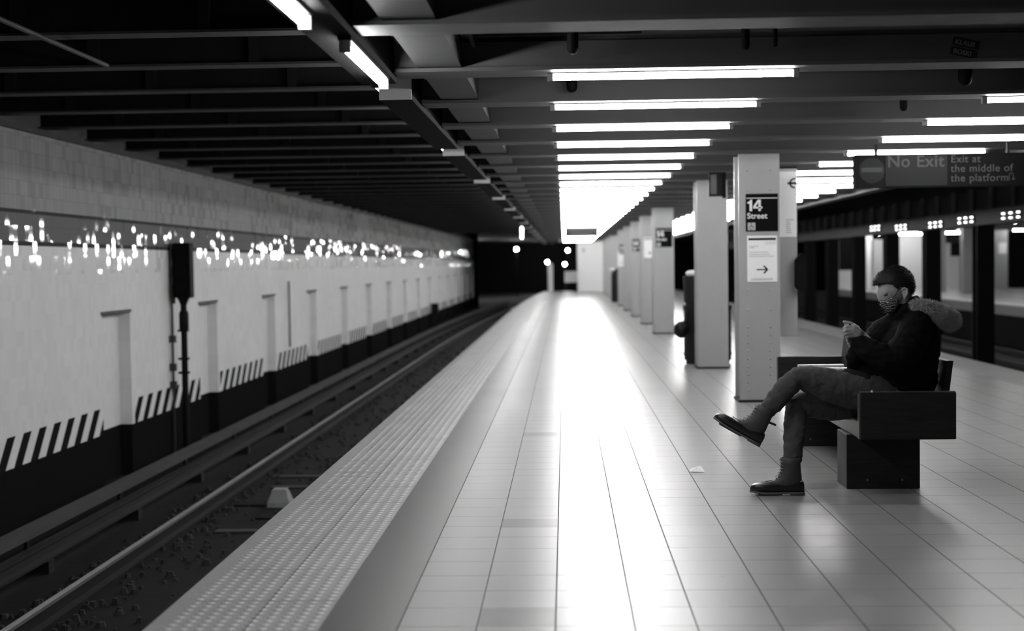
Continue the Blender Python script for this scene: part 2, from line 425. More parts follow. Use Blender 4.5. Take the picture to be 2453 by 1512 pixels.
# ------------------------------------------------------------------ lamps
def ceiling_lamp():
    t = empty('ceiling_lamp')
    MB().box(-.69, .69, -.02, .02, -.006, 0).build('fixture', M['beam'], t)
    MB().tube([(-.655, 0, -.026), (.655, 0, -.026)], .016, 10, ends=False).build('tube', M['tube'], t)
    for s_ in (-1, 1): MB().box(s_ * .675 - .015, s_ * .675 + .015, -.02, .02, -.044, -.006).build('socket', M['lamp_metal'], t)
    return t
LZ = 2.452
L0 = ceiling_lamp(); first = True
rows = [(0.605, 'middle row over the walkway', 0, 40, 'lit tubes of the middle ceiling row'), (3.42, 'right-hand row above the bench side', 1, 40, 'lit tubes of the right ceiling row')]
for X, rown, k0, k1, grp in rows:
    for k in range(k0, k1):
        yy = BY0 + BS * k
        o = L0 if first else dup(L0, (X, yy, LZ))
        if first: o.location = (X, yy, LZ); first = False
        idx = k - k0
        if idx < 0: lab = ['lit tube lamp just before the picture, ', 'lit tube lamp overhead, ', 'lit tube lamp behind the camera, '][-idx - 1] + rown
        else: lab = '%s lit tube lamp of the %s' % (ORD[idx], rown)
        tag(o, lab, 'lamp', grp)
# track-side fascia housings; tubes below the first, added unseen ones beside the rest
def housing(a, b):
    t = empty('lamp_housing')
    MB().box(-1.13, -.93, a, b, 2.42, 2.65).build('casing', M['housing'], t, bevel=.004)
    MB().box(-1.13, -.93, a - .02, a, 2.42, 2.65).build('end_plate', M['white'], t)
    return t
def track_tube():
    t = empty('track_lamp')
    MB().box(-.03, .03, -.69, .69, -.018, 0).build('fixture', M['housing'], t)
    MB().tube([(0, -.655, -.045), (0, .655, -.045)], .02, 10, ends=False).build('tube', M['tube'], t)
    for s_ in (-1, 1): MB().box(-.025, .025, s_ * .675 - .015, s_ * .675 + .015, -.07, -.018).build('socket', M['lamp_metal'], t)
    return t
H0 = housing(4.2, 8.0); T0 = track_tube(); tf = True
for k in range(-1, 16):
    o = H0 if k == -1 else dup(H0, (0, (k) * NPER, 0))
    if k == -1: o.location = (0, -NPER, 0)
    tag(o, 'dark lamp casing along the left platform edge, ' + ('just before the picture' if k < 0 else '%s from the camera' % ORD[k]), 'lamp housing', 'lamp casings over the left platform edge')
    for j, (xx, c) in enumerate(((-1.03, 5.03), (-.965, 7.0))):
        o = T0 if tf else dup(T0, None)
        tf = False; o.location = (xx, c + k * NPER, 2.42)
        if k >= 1: o.location = (-1.13, c + k * NPER, 2.54); o.rotation_euler = (0, R(90), 0)  # unseen tubes added on the wall side of the casings to brighten the wall
        tag(o, 'lit tube on the %s dark casing, at its %s' % ('unseen' if k < 0 else ORD[k], 'near end' if j == 0 else 'far end'), 'lamp', 'lit tubes along the left platform edge')

# conduit under track ceiling
tag(MB().tube([(-3.35, 0, 2.9), (-3.35, 10.4, 2.9)], .018, 8).build('conduit', M['beam_track']), 'thin diagonal pipe under the dark ceiling at top left', 'pipe')

# ------------------------------------------------------------------ rails
def rail(x, label, bright=True, zb=-1.25, cat='rail'):
    Y_ = ys + [74 + 2 * i for i in range(9)]
    def run(prof): return MB().rings([[(x + a + (bend(yy) if x < 0 else 0), yy, zb + b) for a, b in prof] for yy in Y_], smooth=False)
    o = run([(-.028, .12), (.028, .12), (.028, .146), (.022, .15), (-.022, .15), (-.028, .146)]).build('rail', M['rail'] if bright else M['track_steel'])
    run([(-.065, 0), (.065, 0), (.065, .012), (.012, .03), (.012, .12), (-.012, .12), (-.012, .03), (-.065, .012)]).build('rail_foot', M['track_steel'], o)
    return tag(o, label, cat, None)
rail(-3.93, 'shiny running rail of the left track, the one nearer the tiled wall')
rail(-2.49, 'running rail of the left track, tucked beside the platform edge')
rail(6.45, 'running rail on the right-hand track closest to the platform', False)
rail(7.89, 'running rail on the right-hand track farther from the platform', False)
rail(10.7, 'rail beyond the dark columns on the far track, nearer one', False)
rail(12.1, 'rail beyond the dark columns beside the far platform', False)
t3 = empty('third_rail', (-4.62, 8, -1.25))
rs = [[(-4.62 + a + bend(yy), yy, b) for a, b in ((-.11, -.86), (.11, -.86), (.11, -.82), (-.11, -.82))] for yy in ys + [76, 80, 85]]
MB().rings(rs, smooth=False).build('cover_board', M['board'], t3, local=Vector(t3.location))
rs = [[(-4.6 + a + bend(yy), yy, b) for a, b in ((-.06, -1.14), (.06, -1.14), (.06, -1.12), (.02, -1.1), (.02, -1.04), (.04, -1.02), (.04, -.99), (-.04, -.99), (-.04, -1.02), (-.02, -1.04), (-.02, -1.1), (-.06, -1.12))] for yy in ys + [76, 80, 85]]
MB().rings(rs, smooth=False).build('conductor_rail', M['track_steel'], t3, local=Vector(t3.location))
for k in range(24):
    yy = 7 + 2.6 * k; X = -4.62 + bend(yy)
    MB().box(X - .13, X - .10, yy - .04, yy + .04, -1.25, -.84).box(X - .13, X + .1, yy - .07, yy + .07, -1.25, -1.14).build('bracket', M['track_steel'], t3, local=Vector(t3.location))
tag(t3, 'power rail under a grey cover board beside the left wall', 'third rail')
# tie plates / sleepers
s0 = MB().box(-.28, .34, -.12, .12, 0, .10).box(-.13, .13, -.09, .09, .10, .125)
S0 = s0.build('railway_tie', M['tie'], bevel=.01); first = True
for k in range(118):
    yy = 6.2 + .61 * k
    for side, X in ((0, -3.93), (1, -2.49)):
        if side == 1 and yy > 30: continue
        o = S0 if first else dup(S0, None)
        first = False; o.location = (X + bend(yy) - (0 if side == 0 else .06), yy, -1.376); o.rotation_euler = (0, 0, 0 if side == 0 else math.pi)
        tag(o, 'short dark wooden tie under the %s rail of the left track' % ('wall-side' if side == 0 else 'platform-side'), 'railway tie', 'ties under the %s rail' % ('wall-side' if side == 0 else 'platform-side'))
# full pale ties seen between rails near the platform
for (px, py, wl) in ((575, 1270, .5), (640, 1238, .3), (600, 1207, .35), (720, 1140, .7), (700, 1165, .5)):
    d = 3405 * 2.6 / (py - 640); p = at(px, py, d)
    tag(MB().box(p.x - wl / 2, p.x + wl / 2, p.y - .07, p.y + .07, -1.252, p.z).build('tie_block', M['tie'] if wl < .4 else M['board'], bevel=.01),
        {575: 'pale tie end lying lowest between the rails at lower left', 640: 'dark tie above the lowest pale tie between the rails', 600: 'narrow tie left of the pale block between the rails', 720: 'wide tie behind the pale block, topmost of the pale ties', 700: 'tie end just behind the pale block between rails'}[px], 'railway tie')
p = at(672, 1205, 15.6)
mb = MB(); c = Vector((p.x, p.y, -1.25)); hh = .19
mb.rings([[c + Vector((a * w_, b * w_, z)) for a, b in ((-1, -1), (1, -1), (1, 1), (-1, 1))] for w_, z in ((.13, 0), (.125, hh - .14), (.075, hh))], smooth=False)
tag(mb.build('concrete_block', M['block'], bevel=.01), 'pale wedge-shaped block on the trackbed beside the platform edge', 'block')

random.seed(21); mb = MB()
for q in range(1500):
    yy = 5.5 + 40 * random.random() ** 1.6; X = random.choice((random.uniform(-4.3, -4.05), random.uniform(-3.8, -2.65), random.uniform(-3.8, -2.65))) if q % 3 else -3.93 + random.choice((-1, 1)) * random.uniform(.12, .3)
    r_ = random.uniform(.012, .05); n = 5
    a0 = random.random() * 6; h_ = r_ * random.uniform(.6, 1.3)
    base = [(X + r_ * random.uniform(.7, 1.2) * math.cos(a0 + k * 6.283 / n), yy + r_ * random.uniform(.7, 1.2) * math.sin(a0 + k * 6.283 / n), -1.252) for k in range(n)]
    mb.rings([base, [((p_[0] - X) * .55 + X, (p_[1] - yy) * .55 + yy, -1.252 + h_) for p_ in base]], smooth=False)
o = mb.build('track_rubble', grey('rubble', .022, .85, var=.7, scale=3)); o['kind'] = 'stuff'; tag(o, 'dark stones and rubbish scattered between the rails of the left track', 'rubble')

# ------------------------------------------------------------------ signal on left
sg = empty('signal', (-5.42, 20, -1.25))
def L(o): return dict(local=Vector(o.location))
MB().tube([(-5.42, 20, -1.25), (-5.42, 20, .95)], .045, 14, ends=False).tube([(-5.42, 20, .55), (-5.42, 20, .75)], .07, 12).build('post', M['column_dark'], sg, **L(sg))
MB().box(-5.42 - .125, -5.42 + .13, 19.9, 20.12, .98, 1.76).build('signal_head', M['black'], sg, bevel=.02, **L(sg))
MB().tube([(-5.42, 20, .92), (-5.42, 20, 1.0)], [.06, .10], 12).build('mounting_cup', M['column_dark'], sg, **L(sg))
MB().box(-5.42 - .17, -5.42 - .12, 19.98, 20.02, .9, 1.74).build('backboard', M['column_dark'], sg, **L(sg))
for z in (1.12, 1.37, 1.62): MB().tube([(-5.42, 19.92, z), (-5.42, 19.84, z)], [.075, .085], 14, ends=False).build('lens_hood', M['black'], sg, **L(sg))
for z in (-.1, .1, .5): MB().box(-5.5, -5.36, 19.95, 20.05, z, z + .03).build('bracket', M['column_dark'], sg, **L(sg))
tag(sg, 'tall black signal on a post in front of the white tiled wall', 'signal')
mb = MB().tube([(-5.56, 19.9, -1.2), (-5.56, 19.9, 1.75)], .018, 8)
for z in (.35, -.05, -.3): mb.box(-5.6, -5.52, 19.86, 19.95, z, z + .1)
tag(mb.build('conduit', M['board']), 'thin cable pipe on the wall left of the signal post', 'pipe')
tag(MB().tube([(-5.55, 28.4, -.2), (-5.55, 28.4, 1.1)], .018, 8).build('conduit', M['board']), 'thin pipe on the white wall behind the third niche', 'pipe')
tag(MB().box(-5.58, -5.3, 59, 59.5, -.62, -.2).build('relay_box', M['column_dark']), 'small dark box at the foot of the far left wall', 'box')

# ------------------------------------------------------------------ platform columns
def column():
    t = empty('column'); w_ = .2
    mb = MB().box(-w_, w_, 0, .022, 0, 2.452)
    for sx in (-.115, .105):
        for i in range(17 if True else 0):
            z = .12 + i * .078 if i < 9 else .92 + (i - 9) * .195
            mb.ell((sx, 0, z), .013, .011, .013, seg=8, rg=5)
    mb.build('front_flange', M['column'], t)
    MB().box(-w_, w_, .378, .40, 0, 2.452).build('rear_flange', M['column'], t)
    MB().box(-.13, .13, .022, .378, 0, 2.452).build('web', M['column'], t)
    MB().box(-w_ - .012, w_ + .012, -.012, .412, 0, .025).build('base_plate', M['bin'], t)
    return t
C0 = column()
cols = [(14.12, 'riveted grey column carrying the 14 Street sign nearest the bench'), (18.6, 'riveted grey column beside the tall bin, second from the camera'),
        (27.75, 'blurred grey column with the second 14 Street sign'), (32.3, 'blurred grey column bearing a white poster, fourth in the row'), (36.9, 'blurred column with the third dark station sign'),
        (41.5, 'distant column, sixth in the row'), (46.0, 'distant column just before the far bin, seventh in the row'), (55.2, 'distant column behind the far bin, eighth in the row'), (59.8, 'distant column, last but one in the row'), (64.4, 'farthest column of the platform row')]
for i, (yy, lab) in enumerate(cols):
    o = C0 if i == 0 else dup(C0, None)
    o.location = (1.92, yy, 0); tag(o, lab, 'column', 'columns in a row along the platform')

# 14 Street signs
def station_sign(X, Y, z0, z1, w_, label, full=True):
    t = empty('station_sign', (X, Y, z0)); h = z1 - z0
    MB().box(-w_ / 2, w_ / 2, -.012, 0, 0, h).build('panel', M['sign_black'], t, bevel=.004)
    MB().box(-w_ / 2 + .005, w_ / 2 - .005, -.0145, -.012, h - .047, h - .040).build('stripe', M['white'], t)
    k_ = .112; ox, oz = -w_ / 2 + .014, h - .170       # bold grotesque figures
    MB().prism([(ox + a * k_, oz + b * k_) for a, b in ((.20, 0), (.43, 0), (.43, 1), (.27, 1), (.20, .86), (.02, .80), (.02, .66), (.20, .66))], -.0155, -.012).build('number', M['white'], t)
    four = MB()
    for poly in (((.98, .0), (1.18, .0), (1.18, 1.0), (.98, 1.0)), ((.52, .22), (1.32, .22), (1.32, .38), (.52, .38)), ((.52, .38), (.72, .38), (1.0, .80), (1.0, 1.0), (.93, 1.0), (.52, .42))):
        four.prism([(ox + a * k_, oz + b * k_) for a, b in poly], -.0155, -.012)
    four.build('number', M['white'], t)
    text('lettering', 'Street', .078, (-w_ / 2 + .012, -.0135, h - .243), M['white'], t, bold=.0012, space=1.02)
    ic = MB().box(-w_ / 2 + .018, -w_ / 2 + .092, -.015, -.012, .012, .086).build('access_symbol', M['ink_pale'], t)
    cx, cz = -w_ / 2 + .052, .038
    mb = MB(); n = 16
    for q in range(n - 4):
        a0, a1 = [R(-60 - 24 * (q + e)) for e in (0, 1)]
        mb.tube([(cx + .018 * math.cos(a0), -.0165, cz + .018 * math.sin(a0)), (cx + .018 * math.cos(a1), -.0165, cz + .018 * math.sin(a1))], .0025, 6)
    mb.tube([(cx, -.0165, cz + .034), (cx, -.0165, cz + .012), (cx + .016, -.0165, cz + .012), (cx + .024, -.0165, cz - .008)], .0028, 6)
    mb.ell((cx, -.0165, cz + .042), .005, .002, .005, seg=8, rg=5)
    mb.build('wheelchair_figure', M['ink'], ic)
    return tag(t, label, 'sign')
station_sign(1.945, 14.119, 1.69, 2.06, .315, 'black 14 Street sign on the nearest column above the arrow poster')
station_sign(1.93, 27.749, 1.69, 2.06, .315, 'blurred black 14 Street sign on the third column')
station_sign(1.90, 36.899, 1.69, 2.0, .30, 'small distant dark station sign, farther than the second 14 Street sign')
station_sign(1.92, 45.999, 1.66, 1.98, .30, 'faintest dark station sign on the seventh column')
# paper notice with arrow
def notice(X, Y, z0, z1, w_, label, arrow=True):
    t = empty('notice', (X, Y, z0)); h = z1 - z0
    MB().box(-w_ / 2, w_ / 2, -.006, 0, 0, h).build('sheet', M['paper'], t, bevel=.003)
    MB().box(-w_ / 2 + .014, w_ / 2 - .014, -.0075, -.006, h - .045, h - .024).build('header_bar', M['ink'], t)
    if arrow:
        for i in range(3):
            cx = w_ / 2 - .028 - i * .036; mb = MB()
            pts = [(cx + .012 * math.cos(a), -.0072, h - .073 + .012 * math.sin(a)) for a in [R(40 * q) for q in range(10)]]
            mb.tube(pts, .0022, 6); mb.build('route_circle', M['ink_pale'], t)
        random.seed(3)
        mb = MB()
        for (zz, a, b) in ((.105, 0, .35), (.118, 0, .2), (.163, 0, .72), (.186, 0, .78), (.205, 0, .95), (.425, .12, .9), (.436, .05, .88)):
            x0 = -w_ / 2 + .022 + a * .25; x1 = x0 + (b - a) * .26
            while x0 < x1:
                wl = random.uniform(.008, .022); mb.box(x0, min(x0 + wl, x1), -.0072, -.006, h - zz - .004, h - zz + .004); x0 += wl + .004
        mb.build('lettering', M['ink_pale'], t)
        mb = MB(); zc = h - .335; mb.box(-.055, .048, -.0078, -.006, zc - .006, zc + .006)
        for s_ in (-1, 1):
            a = Vector((.052, -.0069, zc)); b = Vector((.015, -.0069, zc + s_ * .036)); d = (b - a).normalized()
            mb.obox((a + b) / 2, d, Vector((0, 1, 0)), d.cross(Vector((0, 1, 0))), .026, .0009, .0075)
        mb.build('arrow', M['ink'], t)
    else:
        MB().box(.0, .04, -.0075, -.006, .09, .13).build('arrow', M['ink'], t)
    return tag(t, label, 'notice')
notice(1.945, 14.116, 1.19, 1.648, .295, 'white paper notice with a black arrow on the nearest column')
notice(1.90, 32.299, 1.50, 1.96, .22, 'blurred white poster on the fourth column', False)
notice(1.80, 45.999, 1.28, 1.75, .18, 'pale distant poster left of the faintest dark station sign', False)

# tall panel behind the nearest column
t = empty('information_panel', (2.26, 14.7, .62))
MB().box(-.2, .125, 0, .05, 0, 1.72).build('board', M['column'], t, bevel=.004)
MB().box(-.08, .12, -.006, 0, 1.02, 1.69).build('poster', M['paper'], t)
mb = MB().box(.03, .12, -.010, -.006, 1.56, 1.58)
mb.tube([(.10 + .045 * math.cos(a), -.008, 1.57 + .045 * math.sin(a)) for a in [R(90 + 20 * q) for q in range(10)]], .008, 6)
mb.build('no_entry_mark', M['ink'], t)
mb = MB(); random.seed(5)
for q in range(7):
    mb.box(-.0 + .01, .09 - random.random() * .04, -.008, -.006, 1.06 + q * .022, 1.07 + q * .022)
mb.build('lettering', M['ink_pale'], t)
MB().box(-.2, .125, -.004, .05, 1.72, 1.745).build('cap', M['ink'], t)
MB().box(-.19, -.15, .01, .04, -.62, 0).build('post', M['column'], t)
tag(t, 'tall pale panel with a white poster behind the nearest column', 'panel')
t = empty('call_box', (2.40, 14.55, .85))
poly = [(-.05, .06), (0, 0), (.02, 0), (.05, .05), (.05, .35), (.02, .4), (0, .4), (-.05, .33)]
mb = MB().prism([(a, b + .0) for a, b in poly], 0, .12)
mb.v = [(x_, y_, z_ + .22) for x_, y_, z_ in mb.v]; mb.build('casing', M['black'], t)
MB().box(.0, .05, .12, .2, .3, .5).build('bracket', M['column_dark'], t)
tag(t, 'black box with cut corners at the right edge of the pale panel', 'box')

# hanging small sign over second column
t = empty('hanging_sign', (1.78, 17.0, 2.17))
MB().box(-.06, .10, .0, .03, 0, .29).build('panel', M['sign_grey'], t)
MB().box(-.04, .03, -.003, .0, .03, .26).build('symbol', M['ceiling'], t)
MB().box(.10, .14, -.02, .06, -.02, .31).build('edge_frame', M['black'], t)
tag(t, 'small hanging sign under the beams above the second column', 'sign')
t = empty('hanging_sign', (.48, 40, 2.14))
MB().box(-.47, .47, 0, .08, 0, .30).build('panel', M['sign_grey'], t)
mb = MB().box(-.3, .28, -.004, 0, .06, .1); mb.build('lettering', M['sign_text'], t)
tag(t, 'distant dark sign hanging across the walkway under the lamps', 'sign')

# No Exit sign
sx0, sY, sz0, sh = 2.675, 13.2, 2.055, .305
t = empty('exit_sign', (sx0, sY, sz0))
MB().box(0, 1.62, 0, .12, 0, sh).build('casing', M['sign_black'], t, bevel=.004)
mb = MB().box(.03, .26, -.004, 0, .0, sh); mb.build('symbol_panel', M['black'], t)
cc = MB(); n = 36
cc.rings([[(.15 + .117 * math.cos(a), yy, .158 + .117 * math.sin(a)) for a in [2 * math.pi * q / n for q in range(n)]] for yy in (-.008, -.004)], smooth=False)
cc = cc.build('no_entry_disc', M['sign_grey'], t)
MB().box(.055, .245, -.010, -.008, .145, .185).build('bar', grey('bar_grey', .035, .5, spec=.1), cc)
MB().box(.275, .835, -.004, 0, .015, sh - .01).build('red_panel', M['sign_grey'], t)
text('lettering', 'No Exit', .155, (.288, -.006, .188), M['sign_text'], t, bold=.0022, space=1.06, sx=1.0)
for q, ln in enumerate(('Exit at', 'the middle of', 'the platform')):
    text('lettering', ln, .096, (.865, -.004, .222 - .087 * q), M['sign_text'], t, bold=.0006, space=1.08)
mb = MB(); pts = [(1.395, -.006, .05), (1.395, -.006, .10)] + [(1.413 - .018 * math.cos(a), -.006, .10 + .018 * math.sin(a)) for a in [R(30 * q) for q in range(1, 6)]] + [(1.431, -.006, .10), (1.431, -.006, .055)]
mb.tube(pts, .0035, 6); mb.tube([(1.418, -.006, .07), (1.431, -.006, .052), (1.446, -.006, .07)], .0035, 6); mb.build('turn_arrow', M['sign_text'], t)
for xx in (.2, 1.4): MB().box(xx - .012, xx + .012, .04, .07, sh, .40).build('hanger', M['ink'], t)
tag(t, 'hanging No Exit sign with round symbol, exit at middle of platform', 'sign')

# sticker on beam face
t = empty('sticker', (2.14, BY0 - .112, 2.47))
rot = R(-12)
for q, (dz, body) in enumerate(((.075, 'KLAUS'), (.025, 'ROSKI'))):
    c = Vector((.03 - q * .012, -.001, dz + .012)); ux = Vector((math.cos(rot), 0, math.sin(rot))); uz = Vector((-math.sin(rot), 0, math.cos(rot)))
    MB().obox(c, ux, Vector((0, 1, 0)), uz, .07, .0008, .022).build('strip', M['ink'], t)
    p_ = c - ux * .055 - uz * .012
    text('lettering', body, .034, (p_.x, -.0025, p_.z), M['ceiling'], t, bold=.001, roll=-rot, space=1.05)
tag(t, 'tilted black two-line sticker on the beam face at upper right', 'sticker')
# hangers / small boxes between beams
for px, py, Yd, w_, lab in ((1786, 105, 7.6, .022, 'black hanger between the first beams, left one of the pair'), (1857, 103, 7.6, .012, 'thin dark hanger between the first beams, right one of the pair'),
                            (1370, 205, 9.2, .035, 'dark strap in the gap behind the first lit lamp'), (2165, 253, 10.3, .03, 'small round black fitting in the gap near the No Exit sign'), (1372, 112, 7.5, .03, 'dark hanger beside the recessed ceiling opening'), (2312, 185, 9.0, .045, 'dark rounded fitting between beams at far upper right')):
    p = at(px, py, Yd)
    tag(MB().tube([(p.x, p.y, p.z - .01), (p.x, p.y, 2.66)], w_, 10).build('ceiling_fitting', M['black']), lab, 'fitting')
t = empty('ceiling_opening', (0.04, 7.35, 2.62))
MB().box(-.50, .38, -.30, .30, .0, .02).build('dark_recess', M['black'], t)
MB().box(-.48, .36, -.12, -.07, -.02, .0).build('pipe', M['beam_track'], t)
MB().box(-.52, -.50, -.3, .3, -.06, .02).build('frame', M['black'], t)
tag(t, 'dark rectangular opening in the ceiling before the first lit lamp', 'ceiling opening')

# ------------------------------------------------------------------ bins
def bin_(loc, label, bag=True):
    t = empty('trash_bin', loc)
    MB().cyl((0, 0), .30, 0, .05).cyl((0, 0), .325, .05, .80).cyl((0, 0), .335, .12, .15).cyl((0, 0), .335, .74, .80).build('drum', M['bin'], t)
    MB().cyl((0, 0), .30, .80, .845).build('rim', M['track_steel'], t)
    MB().cyl((-.12, 0), .20, .845, 1.20, r1=.21).build('liner_bag', M['bin'], t)
    if bag:
        random.seed(11)
        for (a, b, c_, r_) in ((-.2, -.05, 1.24, .075), (-.13, -.08, 1.26, .06), (-.01, -.1, 1.23, .05)):
            mb = MB().ell((a, b, c_), r_ * 1.3, r_, r_ * .6); mb.build('crumpled_paper', M['paper'], t)
    return tag(t, label, 'bin')
bin_((1.95, 19.62, 0), 'tall dark bin with white rubbish on top behind the second column')
p = at(1628, 790, 19.4)
b_ = MB().ell((p.x + .02, p.y, p.z), .10, .11, .12).ell((p.x - .03, p.y, p.z - .03), .05, .06, .06).tube([(p.x + .07, p.y, p.z + .05), (p.x + .11, p.y, p.z + .25)], [.04, .02], 8)
tag(b_.build('rubbish_bag', M['bag_black'], remesh=.012, smooth_it=3), 'black rubbish bag hanging at the left of the tall bin', 'bag')
t = empty('trash_bin', (1.87, 50.6, 0))
MB().cyl((0, 0), .23, 0, 1.0).build('drum', M['bin'], t); MB().cyl((-.02, 0), .2, 1.0, 1.18, r1=.12).build('lid', M['bin'], t)
MB().ell((-.2, -.1, 1.16), .1, .08, .05).build('crumpled_paper', M['paper'], t)
tag(t, 'distant dark bin beside the far columns', 'bin')

# ------------------------------------------------------------------ far end of platform
struct(MB().box(.62, 1.98, 69.5, 72, 0, 2.6).build('wall_far', M['enclosure']))
tag(MB().box(.85, .98, 69.46, 69.5, 1.95, 2.12).build('wall_plate', M['ink_pale']), 'faint grey plate high on the bright far wall', 'plate')
tag(MB().box(-.02, .62, 70.2, 70.5, .45, 1.0).build('equipment_cabinet', M['far_white']), 'pale low cabinet left of the bright far wall', 'cabinet')
for dx in (.02, .52): tag(MB().box(-.02 + dx, .04 + dx, 70.3, 70.36, 0, .45).build('cabinet_stand', M['ink']), 'dark stand under the pale low cabinet, %s' % ('left' if dx < .1 else 'right'), 'stand')
tag(MB().tube([(-.72, 70.5, -.2), (-.72, 70.5, 1.32)], .14, 14).build('end_post', M['far_white']), 'grey blurred post at the end of the platform edge', 'post')
for i, (px, py, Yd, r_, lab) in enumerate(((1128, 604, 110, .11, 'white tunnel light at the end of the left wall, left of the touching pair'), (1137, 604, 112, .11, 'white tunnel light at the end of the left wall, right of the touching pair'),
        (1237, 597, 115, .12, 'round white light in the middle of the dark tunnel'), (1360, 600, 120, .12, 'round tunnel light close to the top left corner of the bright wall'), (1311, 628, 125, .12, 'round light directly above the grey end post'),
        (1353, 633, 125, .12, 'lower round light left of the bright far wall'), (1765, 631, 90, .09, 'round light beyond the platform left of the arrow notice'))):
    p = at(px, py, Yd)
    t = empty('tunnel_light', (p.x, p.y, -1.25))
    MB().ell(p, r_, r_, r_, seg=12, rg=8).build('bulb', M['signal_light'], t, local=Vector(t.location))
    MB().tube([(p.x, p.y + .1, -1.25), (p.x, p.y + .1, p.z)], .03, 6, ends=False).build('stand', M['black'], t, local=Vector(t.location))
    tag(t, lab, 'light', 'round lights in the tunnel')
for px, py, Yd, hz, lab in ((1250, 558, 48, .32, 'pale upright lamp at the far end of the left lamp row'), (1341, 577, 60, .1, 'faint pale lamp left of the far hanging sign')):
    p = at(px, py, Yd)
    tag(MB().tube([(p.x, p.y, p.z - hz / 2), (p.x, p.y, p.z + hz / 2)], .04, 8).build('wall_lamp', M['lamp_metal'] if hz < .2 else glow('dim_lamp', 2.2)), lab, 'lamp')

# ------------------------------------------------------------------ middle columns and girder between the far tracks
MX = 9.3
mb = MB().box(MX, MX + .35, 5, 88, 2.14, 2.48).box(MX + .16, MX + .2, 5, 88, 2.5, 3.3)
g_ = struct(mb.build('girder_middle', M['column_dark']))
mb = MB()
for k in range(50):
    yy = 7.4 + 1.524 * k; mb.box(MX + .08, MX + .16, yy, yy + .02, 2.5, 3.05)
struct(mb.build('girder_stiffeners', grey('stiffener', .3, .5)))
def dcol():
    t = empty('track_column')
    MB().box(0, .4, 0, .03, -1.25, 2.14).build('front_flange', M['column_dark'], t)
    MB().box(0, .4, .35, .38, -1.25, 2.14).build('rear_flange', M['column_dark'], t)
    MB().box(.17, .23, .03, .35, -1.25, 2.14).build('web', M['column_dark'], t)
    return t
D0 = dcol(); first = True
dn = {0: 'rightmost dark column between the tracks, behind the bench end', 1: 'dark column between the tracks just right of the seated head', 2: 'dark column between the tracks directly above the seated head', 3: 'dark column between the tracks left of the seated head'}
for k in range(-1, 12):
    yy = 32.5 + NPER * k
    o = D0 if first else dup(D0, None)
    first = False; o.location = (MX, yy, 0)
    tag(o, dn.get(k, 'dark steel column between the far tracks, %s' % ('outside the right edge' if k < 0 else '%s from the right' % ORD[k])), 'column', 'dark columns between the tracks')

for px, py, lab in ((2098, 546, 'leftmost'), (2160, 544, 'second'), (2243, 537, 'third'), (2316, 526, 'fourth'), (2425, 514, 'rightmost')):
    for n_, dy_ in enumerate((0, .5, 1.0)):
        Yd = 3405 * (MX - .03) / (px - 1353) ; p = at(px, py, Yd)
        t = empty('girder_glint', (MX - .04, p.y + dy_, p.z)) if n_ == 0 else t
        for zz in (-.05, .05): MB().tube([(-.0, dy_ - .07, zz), (.0, dy_ + .07, zz)], .008, 6).build('tube', M['glint'], t)  # glowing bars added for the glints on the girder
    MB().box(.01, .04, -.1, 1.1, -.09, .09).build('bracket', M['column_dark'], t)
    tag(t, lab + ' of the added glint clusters on the dark girder at right', 'lamp', 'added glints on the dark girder')

# far platform
FX = 13.0
struct(MB().box(FX, 30, 25, 70, -.3, 0).build('floor_far', M['far_floor']))
struct(MB().box(FX, FX + .6, 25, 70, 0, .006).build('tactile_far', M['far_white']))
struct(MB().box(FX + .35, FX + .5, 25, 70, -1.4, -.3).build('wall_far_platform', M['slab_side']))
struct(MB().box(FX + .2, 30, 25, 70, 2.62, 2.7).build('ceiling_far', M['ceiling']))
def farbox(px0, px1, Yd, z0, z1, mat, name, label, cat, depth=.4):
    a = at(px0, 640, Yd).x; b = at(px1, 640, Yd).x
    o = MB().box(a, b, Yd, Yd + depth, z0, z1).build(name, M[mat])
    if label: tag(o, label, cat)
    return o
farbox(2003, 2010, 66, 0, 2.6, 'far_white', 'far_column', 'slim pale edge beside the dark opening on the far platform', 'column')
farbox(2003, 2042, 68, 0, .9, 'far_white', 'low_wall', 'low pale wall below the dark opening on the far platform', 'wall', .2)
farbox(2060, 2090, 69, 0, 2.62, 'enclosure', 'far_column', 'very bright round-topped column left of the seated head on far platform', 'column')
farbox(2092, 2116, 66, 0, 2.3, 'far_white', 'far_column', 'pale column touching the bright one on the far platform', 'column')
farbox(2120, 2215, 69.4, 0, 2.6, 'far_white', 'far_partition', 'wide pale partition behind the head of the seated person', 'wall')
farbox(2240, 2266, 60, 0, 2.6, 'column', 'far_column', 'grey column left of the dark framed poster on the far platform', 'column')
farbox(2264, 2300, 66, 0, 2.1, 'enclosure', 'far_partition', 'bright panel under the dark framed poster on the far platform', 'wall')
farbox(2278, 2299, 65.95, 1.5, 2.1, 'sign_grey', 'poster', 'small dark poster over the bright panel on the far platform', 'poster', .05)
farbox(2307, 2330, 58, 0, 2.6, 'column', 'far_column', 'grey column just left of the rightmost dark column', 'column')
farbox(2384, 2414, 63, 0, 2.6, 'column', 'far_column', 'grey column with a small white notice at far right', 'column')
o = farbox(2392, 2411, 62.97, 1.58, 2.05, 'paper', 'notice', 'small white notice on the far right grey column', 'notice', .03)
farbox(2366, 2384, 69.5, 0, 2.6, 'black', 'dark_doorway', 'black opening right of the rightmost dark column', 'doorway', .1)
farbox(2300, 2308, 64, 0, 2.6, 'black', 'dark_post', 'thin black post beside the bright panel on the far platform', 'post', .1)
farbox(2417, 2560, 66, 0, 2.6, 'black', 'dark_doorway', 'black opening at the right edge of the far platform', 'doorway', .1)
farbox(2010, 2037, 69.6, 0.5, 2.6, 'black', 'dark_doorway', 'dark opening at the left end of the far platform', 'doorway', .1)
FL = empty('far_lamp')
